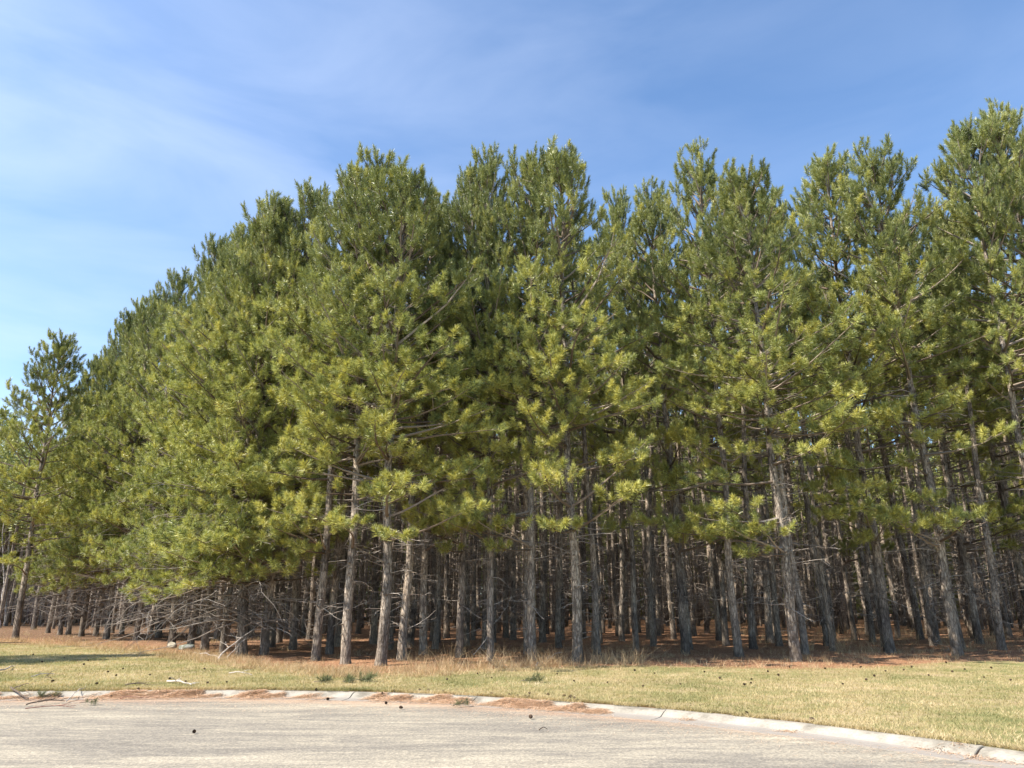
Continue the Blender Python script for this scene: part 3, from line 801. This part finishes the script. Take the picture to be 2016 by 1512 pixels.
xs2, ys2 = sample(60000, -34, 12, .2, 20, Rg, lambda x, y: np.clip(np.exp(-((x - 9.5) / 3.0) ** 2) * (1 + (y - edge_y(x)) / 2.5) * .9 + np.clip((-8 - x) / 6, 0, 1) * (.25 + .3 * wob(x, y, .9)), 0, 1) * .5, 1.0)
lying(mb, xs2, ys2, Rg.uniform(.08, .2, len(xs2)), Rg.uniform(.006, .012, len(xs2)), Rg, ground_z(xs2, ys2) + .015)
tag(link('pine_litter', mb.mesh('pine_litter', [M_LITTER])), 'orange brown carpet of fallen pine needles under the trees', 'pine needles', kind='stuff')
# drift of needles caught along the kerb and gutter
mb = MB()
n = 210000
x = Rg.uniform(-16, 8.2, n)
o = Rg.normal(.27, .16, n)
pn = (np.sin(x * 2.6) + np.sin(x * 5.3 + 1) + np.sin(x * 1.1 + 2) * 1.2 + np.sin(x * 11 + o * 14) * .8) / 3.4
dens = np.clip(np.where(x < 1.5, .45, .38) + pn * .8 - np.clip((x - 1.0) / 5, 0, .45) + np.where(x < -6, .12, 0), 0, 1)
cut = .05 + .26 * (1 - dens) + .03 * np.sin(x * 17) + np.abs(Rg.normal(0, .05, n))                        # how much of the kerb top stays bare
k = (Rg.uniform(0, 1, n) < dens) & (o > cut) & (o < .95)
x, o = x[k], o[k]
zk = np.interp(o, prof[2:10, 0], prof[2:10, 1])
heap = .045 * np.exp(-((o - .30) / .14) ** 2) * dens[k]
lying(mb, x, kerb_y(x) - o, Rg.uniform(.06, .16, len(x)), Rg.uniform(.004, .009, len(x)), Rg, zk + heap * Rg.uniform(.3, 1, len(x)), 0, .1)
# stray needles over the road
x = Rg.uniform(-14, 8, 9000); o = .6 + np.abs(Rg.normal(0, .7, 9000)); q = Rg.uniform(0, 1, 9000) < np.clip(1 - x / 9, .15, 1)
lying(mb, x[q], kerb_y(x[q]) - o[q], Rg.uniform(.05, .14, q.sum()), Rg.uniform(.003, .006, q.sum()), Rg, np.full(q.sum(), .006), 0, .03)
M_DRIFT = leafy('drifted_needles', [(0, (.34, .20, .12)), (.35, (.62, .40, .25)), (.7, (.80, .57, .40)), (1, (.88, .74, .58))], 2.0, .15, .7, .6, 0)
tag(link('needle_drift', mb.mesh('needle_drift', [M_DRIFT])), 'orange drift of fallen needles caught along the kerb and gutter', 'pine needles', kind='stuff')
# dry grass and stalks at the foot of the front pines
mb = MB()
def clump(n, x0, x1, c0, c1, hh, fn):
    cx = Rg.uniform(x0, x1, n); cy = edge_y(cx) + Rg.uniform(c0, c1, n)
    q = Rg.uniform(0, 1, n) < fn(cx, cy); cx, cy = cx[q], cy[q]
    m_ = Rg.integers(10, 26, len(cx)); X_ = np.repeat(cx, m_); Y_ = np.repeat(cy, m_); h_ = np.repeat(Rg.uniform(.4, 1, len(cx)), m_)
    X_ = X_ + Rg.normal(0, .09, len(X_)); Y_ = Y_ + Rg.normal(0, .09, len(Y_))
    blades(mb, X_, Y_, Rg.uniform(.35, 1, len(X_)) * hh * h_, Rg.uniform(.005, .011, len(X_)), Rg, .9)
clump(1300, -11, 4.0, -1.3, 1.0, .26, lambda x, y: np.clip(.9 - np.abs(x + 4) / 9, .15, 1))
clump(900, -30, -8, -1.6, 1.6, .26, lambda x, y: np.full(len(x), .8))
clump(420, 3, 20, -.4, 5, .26, lambda x, y: np.full(len(x), .5))
clump(900, -30, 24, .5, 14, .30, lambda x, y: np.full(len(x), .5))
clump(120, -2.5, 3.5, -.2, 1.4, .75, lambda x, y: np.full(len(x), .8))
clump(700, 9, 36, 4, 22, .8, lambda x, y: np.full(len(x), .6))
tag(link('dry_grass', mb.mesh('dry_grass', [M_STRAW])), 'tan dry grass and stalks along the foot of the front pines', 'dry grass', kind='stuff')

# ------------------------------------------------------------------ fallen branches, cones, stones, sprigs
def branch_mesh(name, pts, r0, r1, R, twigs=6, tl=.35, mat=None, tuft=0):
    mb = MB(); pts = np.array(pts, float); n = len(pts)
    tube(mb, pts, np.linspace(r0, r1, n), 6, 0, cap=True)
    tg = np.gradient(pts, axis=0)
    tp, td = [], []
    for _ in range(twigs):
        i = R.integers(1, n); d = nrm(nrm(tg[i]) + nrm(R.normal(0, 1, 3)) * .9); d[2] = abs(d[2]) * .5
        L = tl * R.uniform(.4, 1.1); p, dd = grow(pts[i], d, d + np.array([0, 0, -.3]), L, 4, .15, R)
        tube(mb, p, np.linspace(r1 * .9, r1 * .35, 5), 4, 0)
        if tuft and len(tp) < tuft: tp.append(p[-1]); td.append(dd[-1])
        for __ in range(2):
            j = R.integers(1, 5); d2 = nrm(dd[min(j, 3)] + nrm(R.normal(0, 1, 3)) * .8); d2[2] = abs(d2[2]) * .5
            p2, _q = grow(p[j], d2, d2, L * .4, 3, .15, R); tube(mb, p2, np.linspace(r1 * .5, r1 * .25, 4), 3, 0)
    if tuft: put_tufts(mb, tp, td, np.full(len(tp), .9), R, 90, .007, 1)
    return mb.mesh(name, [mat or M_DEAD, M_NEEDLE])
def wobble(a, b, n, amp, R, arch=0.0):
    t = np.linspace(0, 1, n)[:, None]; p = a * (1 - t) + b * t
    w = np.cumsum(R.normal(0, amp, (n, 3)), axis=0); w -= w[0]; w -= t * w[-1]; w[:, 2] *= .3
    p = p + w; p[:, 2] += np.sin(t[:, 0] * pi) * arch
    return p
def gz_at(p): 
    return float(ground_z(p[0], p[1])) if p[1] > kerb_y(p[0]) else .01
STICKS = [  # pixel ends, radius, twigs, label, colour
 ((-30, 1338), (24, 1320), .022, 2, 'pale broken stick on the lawn at the far left below the shadow stripes', 0),
 ((-40, 1275), (60, 1271), .020, 3, 'long brown stick lying at the wood edge by the lone pinkish pine', 1),
 ((20, 1364), (56, 1374), .022, 1, 'dark thick stick lying across the kerb at the far left', 1),
 ((52, 1385), (128, 1378), .012, 7, 'dark crooked twig arching on the road below the far left kerb', 1),
 ((50, 1392), (150, 1386), .008, 5, 'thin reddish twig lying on the road under the crooked twig', 2),
 ((95, 1335), (42, 1372), .010, 8, 'upright leaning twig with fine side shoots at the kerb', 1),
 ((131, 1378), (166, 1364), .010, 1, 'straight pale stick slanting up from the road to the kerb', 0),
 ((236, 1373), (282, 1372), .007, 3, 'thin reddish twig lying in the gutter needles', 2),
 ((328, 1350), (376, 1357), .020, 3, 'bent pale stick with a dark knotty end lying on the kerb', 0),
 ((60, 1340), (108, 1335), .012, 1, 'short grey stick on the lawn above the kerb twigs', 0),
 ((450, 1333), (492, 1334), .012, 2, 'thin tan stick lying alone on the lawn below the fallen pale branch', 0),
 ((245, 1357), (290, 1356), .012, 2, 'flat brown stick resting just behind the kerb', 1),
 ((1061, 1434), (1078, 1432), .007, 0, 'small dark twig lying alone on the road', 1),
 ((385, 1290), (430, 1301), .016, 4, 'forked grey stick at the wood edge right of the mossy stone', 0),
 ((1055, 1318), (1090, 1302), .016, 5, 'forked pale stick on a dry mound beside the big grey front pine', 0),
 ((1830, 1268), (1868, 1285), .014, 3, 'bleached stick on the needles left of the smooth leaning pine', 0),
]
M_DARKSTICK, nt, out = new_mat('damp_stick_bark'); bsdf(nt, out, ramp(nt, noise(nt, 14, 4), [(.3, (.07, .05, .04)), (.7, (.17, .13, .10))]), .9)
M_REDTWIG, nt, out = new_mat('reddish_twig_bark'); bsdf(nt, out, ramp(nt, noise(nt, 14, 4), [(.3, (.22, .11, .08)), (.7, (.38, .22, .17))]), .9)
M_PALE, nt, out = new_mat('bleached_stick'); bsdf(nt, out, ramp(nt, noise(nt, 12, 4), [(.3, (.33, .28, .24)), (.7, (.56, .50, .44))]), .9)
Rs = np.random.default_rng(8)
for (a_, b_, r_, tw, lab, c_) in STICKS:
    A = on_ground(*a_, .05); B = on_ground(*b_, .05)
    A[2] = gz_at(A) + r_ + .012; B[2] = gz_at(B) + r_ + .012
    org = A.copy(); pts = wobble(A - org, B - org, 9, .025 * np.linalg.norm(B - A), Rs, .03)
    o = link('fallen_branch', branch_mesh('fallen_branch', pts, r_, r_ * .5, Rs, tw, .35, (M_PALE, M_DARKSTICK, M_REDTWIG)[c_]))
    o.location = org; tag(o, lab, 'stick', 'sticks fallen from the pines')
# leaning branches
def leaning(a_, za, b_, depth_b, r_, tw, lab, mat):
    A = on_ground(*a_, za); A[2] = gz_at(A) + .02; B = at_depth(*b_, depth_b)
    org = A.copy(); pts = wobble(A - org, B - org, 10, .02 * np.linalg.norm(B - A), Rs, .10)
    o = link('fallen_branch', branch_mesh('fallen_branch', pts, r_, r_ * .45, Rs, tw, .7, mat)); o.location = org
    tag(o, lab, 'fallen branch', 'branches propped against the pines')
b1 = on_ground(475, 1290, .1)[1]
leaning((428, 1302), .1, (518, 1222), b1 + .1, .022, 9, 'long pale fallen branch leaning on the stout dark pine, its tip on the dry grass', M_PALE)
leaning((445, 1298), .1, (498, 1253), b1 - .3, .012, 6, 'shorter pale branch lying along the long leaning branch by the stout dark pine', M_PALE)
b2 = on_ground(1683, 1260, .1)[1]
leaning((1693, 1262), .1, (1662, 1195), b2 - .2, .018, 5, 'bare branch propped against the sunlit foot of a leaning pine at the right', M_DARKSTICK)
b3 = on_ground(905, 1293, .1)[1]
leaning((912, 1268), .1, (946, 1238), b3 + 1.0, .014, 8, 'pale brushwood branch standing out beside the pine with dry stalks at its foot', M_PALE)
leaning((932, 1292), .1, (1010, 1175), b3 + 1.5, .013, 5, 'thin bare branch slanting up right behind the narrow brown pine', M_PALE)

# pine cones
def cone_mesh():
    mb = MB(); R = np.random.default_rng(3); n = 60
    t = (np.arange(n) + .5) / n; az = np.arange(n) * 2.39996
    r_ = .021 * np.sin(pi * np.clip(t * .86 + .14, 0, 1)) ** .7 + .003; z = (t - .5) * .06
    c = np.stack([r_ * .55 * np.cos(az), r_ * .55 * np.sin(az), z], -1)
    o_ = np.stack([r_ * np.cos(az), r_ * np.sin(az), z + .008], -1) * np.array([1.15, 1.15, 1])
    s = np.stack([-np.sin(az), np.cos(az), np.zeros(n)], -1) * .007
    up = np.array([0, 0, .004])
    V = np.stack([c - s, c + s, o_ + s * .8, o_ - s * .8, c - s * .6 - up, c + s * .6 - up], 1).reshape(-1, 3)
    k = np.arange(n)[:, None] * 6
    mb.add(V, np.concatenate([k + np.array([[0, 1, 2, 3]]), k + np.array([[4, 3, 2, 5]]), k + np.array([[0, 3, 4, 4]])[:, :4]]) if False else np.concatenate([k + np.array([[0, 1, 2, 3]]), k + np.array([[4, 3, 2, 5]])]))
    tube(mb, [(0, 0, -.03), (0, 0, -.01), (0, 0, .015), (0, 0, .03)], [.006, .014, .011, .003], 8, 0, cap=True)
    return mb.mesh('pine_cone', [M_CONE])
M_CONE, nt, out = new_mat('cone_scales'); bsdf(nt, out, ramp(nt, noise(nt, 60, 3), [(.3, (.045, .028, .02)), (.7, (.13, .085, .055))]), .8)
CM = cone_mesh()
def cone(px, py, lab, grp=None, sc=1.15):
    p = on_ground(px, py, .1 if True else 0)
    if p[1] < kerb_y(p[0]):
        p = on_ground(px, py, .01)
        o_ = kerb_y(p[0]) - p[1]; z = float(np.interp(o_, prof[2:10, 0], prof[2:10, 1])) if o_ > 0 else KZ
    else: z = float(ground_z(p[0], p[1])) + .012
    o = link('pine_cone', CM); o.location = (p[0], p[1], z + .024 * sc); sc *= .78; o.scale = (sc,) * 3
    o.rotation_euler = (pi / 2 + Rs.normal(0, .25), Rs.uniform(0, 6), Rs.uniform(0, 6)); tag(o, lab, 'pine cone', grp)
cone(1045, 1415, 'dark pine cone lying alone on the open road at the middle', None, 1.35)
cone(1601, 1436, 'largest dark pine cone on the road, right against the kerb', None, 1.6)
cone(1471, 1421, 'pine cone in the gutter, left of the largest cone', None, 1.3)
cone(1802, 1462, 'small cone in the gutter, rightmost on the road', None, 1.0)
cone(789, 1396, 'cone on the road below the middle left kerb, right of another small one', None, 1.2)
cone(760, 1387, 'small cone on the road edge just left of another', None, 1.1)
cone(382, 1444, 'small dark cone alone on the left half of the road', None, 1.1)
GK = 'pine cones caught along the kerb'
for (px, py) in [(1079, 1380), (1111, 1383), (1124, 1384), (1122, 1387), (1131, 1388), (1138, 1393), (1119, 1391), (1042, 1378), (1034, 1384), (1041, 1385), (1019, 1383), (1003, 1381), (968, 1379), (872, 1374), (843, 1372), (826, 1371), (776, 1373), (752, 1375), (716, 1371), (689, 1369), (645, 1379), (622, 1370), (600, 1368), (370, 1366), (218, 1374), (190, 1350), (103, 1345), (271, 1369), (253, 1368)]:
    cone(px, py, 'dark pine cone among the orange needles along the kerb', GK, 1.15)
GL = 'pine cones scattered on the lawn'
lawn_c = [(82, 1307), (164, 1313), (173, 1305), (242, 1321), (228, 1334), (295, 1333), (212, 1327), (126, 1299), (65, 1292), (402, 1321), (408, 1348), (446, 1346), (334, 1340), (365, 1345), (1130, 1345), (1196, 1348), (1266, 1356), (1289, 1329), (1387, 1326), (1417, 1339), (1466, 1353), (1480, 1341), (1479, 1349), (1533, 1333), (1512, 1326), (1555, 1317), (1340, 1352), (1097, 1331), (1250, 1324), (1625, 1320), (1680, 1313), (1706, 1342), (1722, 1335), (1744, 1325), (1795, 1316), (1829, 1333), (1875, 1325), (1900, 1321), (1938, 1336), (1952, 1318), (1990, 1342), (1863, 1308), (1780, 1322), (1695, 1317), (1660, 1350), (940, 1330), (968, 1338), (880, 1341)]
for (px, py) in lawn_c:
    w_ = 'left third of the lawn' if px < 700 else 'middle of the lawn' if px < 1340 else 'right part of the lawn'
    cone(px, py, 'dark pine cone lying in the short grass, ' + w_, 'pine cones scattered on the ' + w_, Rs.uniform(.7, 1.15))

# stones at the wood edge
def stone(px, py, sx, sy, sz, seed, lab, mat):
    import bmesh
    bm = bmesh.new(); bmesh.ops.create_icosphere(bm, subdivisions=4, radius=1)
    R = np.random.default_rng(seed); pl = nrm(R.normal(0, 1, (14, 3))); dd = R.uniform(.62, .95, 14)
    for v in bm.verts:
        c = np.array(v.co); k = c @ pl.T
        f = np.min(np.where(k > .05, dd / np.maximum(k, .05), 9)); f = min(f, 1)
        f *= 1 + .03 * sin(c[0] * 9 + seed) * cos(c[1] * 8) + .015 * sin(c[2] * 23 + c[0] * 17)
        v.co = Vector((c[0] * f * sx, c[1] * f * sy, c[2] * f * sz))
    me = bpy.data.meshes.new('stone'); bm.to_mesh(me); bm.free(); me.materials.append(mat)
    for p_ in me.polygons: p_.use_smooth = True
    o = link('stone', me); p = on_ground(px, py, .1); o.location = (p[0], p[1], float(ground_z(p[0], p[1])) + sz * .45)
    tag(o, lab, 'stone')
M_ST1, nt, out = new_mat('pale_granite'); _n = noise(nt, 9, 5, .7); bsdf(nt, out, ramp(nt, _n, [(.3, (.26, .22, .16)), (.6, (.45, .41, .32))]), .9, bump(nt, _n, .5, .02))
M_ST2, nt, out = new_mat('mossy_granite'); _n = noise(nt, 7, 5, .7); bsdf(nt, out, ramp(nt, _n, [(.35, (.12, .14, .08)), (.5, (.24, .25, .22)), (.65, (.42, .44, .42))]), .9, bump(nt, _n, .6, .02))
stone(338, 1277, .17, .16, .17, 2, 'small pale round stone in the needles at the wood edge', M_ST1)
stone(367, 1279, .28, .2, .15, 9, 'wider grey mossy stone just right of the pale round stone', M_ST2)

# green sprigs blown down
M_SPRIG = leafy('blown_down_needles', [(0, (.06, .075, .035)), (.5, (.14, .165, .08)), (1, (.30, .29, .15))], 2.0, .2, .6, .6, 0)
def sprig(px, py, lab, n=5, sc=1.0, seed=1):
    sc *= .75
    R = np.random.default_rng(seed); mb = MB(); z0 = .0
    P, D = [], []
    pts = wobble(np.array([0, 0, .03]), np.array([.45 * sc, .05, .05]), 5, .02, R); tube(mb, pts, np.linspace(.007, .003, 5), 5, 1)
    for _ in range(n):
        i = R.integers(1, 5); d = nrm(np.array([R.normal(.4, .5), R.normal(0, .6), R.uniform(.1, .7)])); e = pts[i] + d * R.uniform(.05, .16) * sc
        tube(mb, [pts[i], e], [.004, .003], 4, 1); P.append(e); D.append(d)
    put_tufts(mb, P, D, np.full(len(P), .8 * sc), R, 80, .007, 0)
    o = link('pine_sprig', mb.mesh('pine_sprig', [M_SPRIG, M_TWIG])); p = on_ground(px, py, .1)
    o.location = (p[0], p[1], gz_at(p)); o.rotation_euler = (0, 0, R.uniform(-.5, .5)); tag(o, lab, 'pine sprig', 'green pine sprigs on the ground')
sprig(1026, 1344, 'dark green pine sprig on the lawn above the middle of the kerb', 7, 1.1, 1)
sprig(893, 1381, 'small faded green sprig standing against the kerb in the needles', 6, .7, 2)
sprig(675, 1345, 'wide low green sprig on the lawn beside the dry grass, right one of two', 12, 1.5, 3)
sprig(618, 1345, 'low green sprig on the lawn beside the dry grass, left one of two', 8, 1.0, 4)
sprig(158, 1376, 'tiny yellowish sprig on the needles at the left kerb', 4, .7, 5)
sprig(72, 1365, 'grey green sprig tangled in twigs on the far left kerb', 6, .9, 6)

# ------------------------------------------------------------------ beyond the wood on the left
M_BIRCH, nt, out = new_mat('pale_bark'); bsdf(nt, out, ramp(nt, noise(nt, 4, 4, .6, stretch=(1, 1, 3)), [(.35, (.12, .10, .09)), (.5, (.42, .38, .34)), (.7, (.60, .56, .52))]), .9)
def bare_tree(px, py, topx, topy, r0, lab, seed):
    R = np.random.default_rng(seed); b = on_ground(px, py, .1); T = at_depth(topx, topy, b[1]); e = bpy.data.objects.new('bare_tree', None); COL.objects.link(e)
    e.location = b; tag(e, lab, 'bare tree', 'pale bare trees at the left end of the wood'); v = T - b; H = np.linalg.norm(v)
    pts = wobble(np.zeros(3), v, 16, .05, R); pts[0, 2] = -.1; mb = MB(); tube(mb, pts, np.linspace(r0, .012, 16), 8); link('trunk', mb.mesh('trunk', [M_BIRCH], True), e)
    mb = MB()
    for _ in range(40):
        i = R.integers(5, 16); d = sph(R.uniform(0, 6.28), R.uniform(.3, 1.0)); L = R.uniform(.6, 1.8); p, dd = grow(pts[i], d, d + np.array([0, 0, .5]), L, 6, .1, R); tube(mb, p, np.linspace(.016, .004, 7), 4)
        for __ in range(4):
            j = R.integers(1, 6); d2 = nrm(dd[j] + nrm(R.normal(0, 1, 3)) * .7); p2, _q = grow(p[j], d2, d2 + np.array([0, 0, .3]), L * .5, 4, .1, R); tube(mb, p2, np.linspace(.007, .002, 5), 3)
    link('crown', mb.mesh('crown', [M_DEAD]), e)
bare_tree(9, 1232, 28, 900, .085, 'slender pale bare tree left of the lone pinkish pine, right one of the pair', 21)
bare_tree(0, 1236, 14, 930, .07, 'slender pale bare tree at the left border, left one of the pair', 22)
mb = MB(); R = np.random.default_rng(70)
for _ in range(520):
    x_ = R.uniform(-70, -26); y_ = R.uniform(58, 76) + (x_ + 40) * -.1; b = np.array([x_, y_, float(ground_z(x_, y_))]); Ht = R.uniform(1.5, 5.5)
    d = sph(R.uniform(0, 6.28), R.uniform(1.1, 1.5)); p, dd = grow(b, d, d, Ht, 6, .08, R); tube(mb, p, np.linspace(.035, .012, 7), 4)
    for __ in range(16):
        j = R.integers(1, 6); d2 = nrm(dd[j] + nrm(R.normal(0, 1, 3)) * .6 + np.array([0, 0, .3])); L = R.uniform(.5, 1.6); p2, dd2 = grow(p[j], d2, d2 + np.array([0, 0, .4]), L, 4, .1, R); tube(mb, p2, np.linspace(.016, .006, 5), 3)
M_BRUSH, nt, out = new_mat('bare_brush'); _g = nt.nodes.new('ShaderNodeNewGeometry'); bsdf(nt, out, ramp(nt, _g.outputs['Random Per Island'], [(0, (.17, .12, .11)), (1, (.42, .34, .31))]), .9)
tag(link('bare_brush', mb.mesh('bare_brush', [M_BRUSH])), 'pinkish grey bare brush beyond the left end of the wood', 'brush', kind='stuff')
print('built')
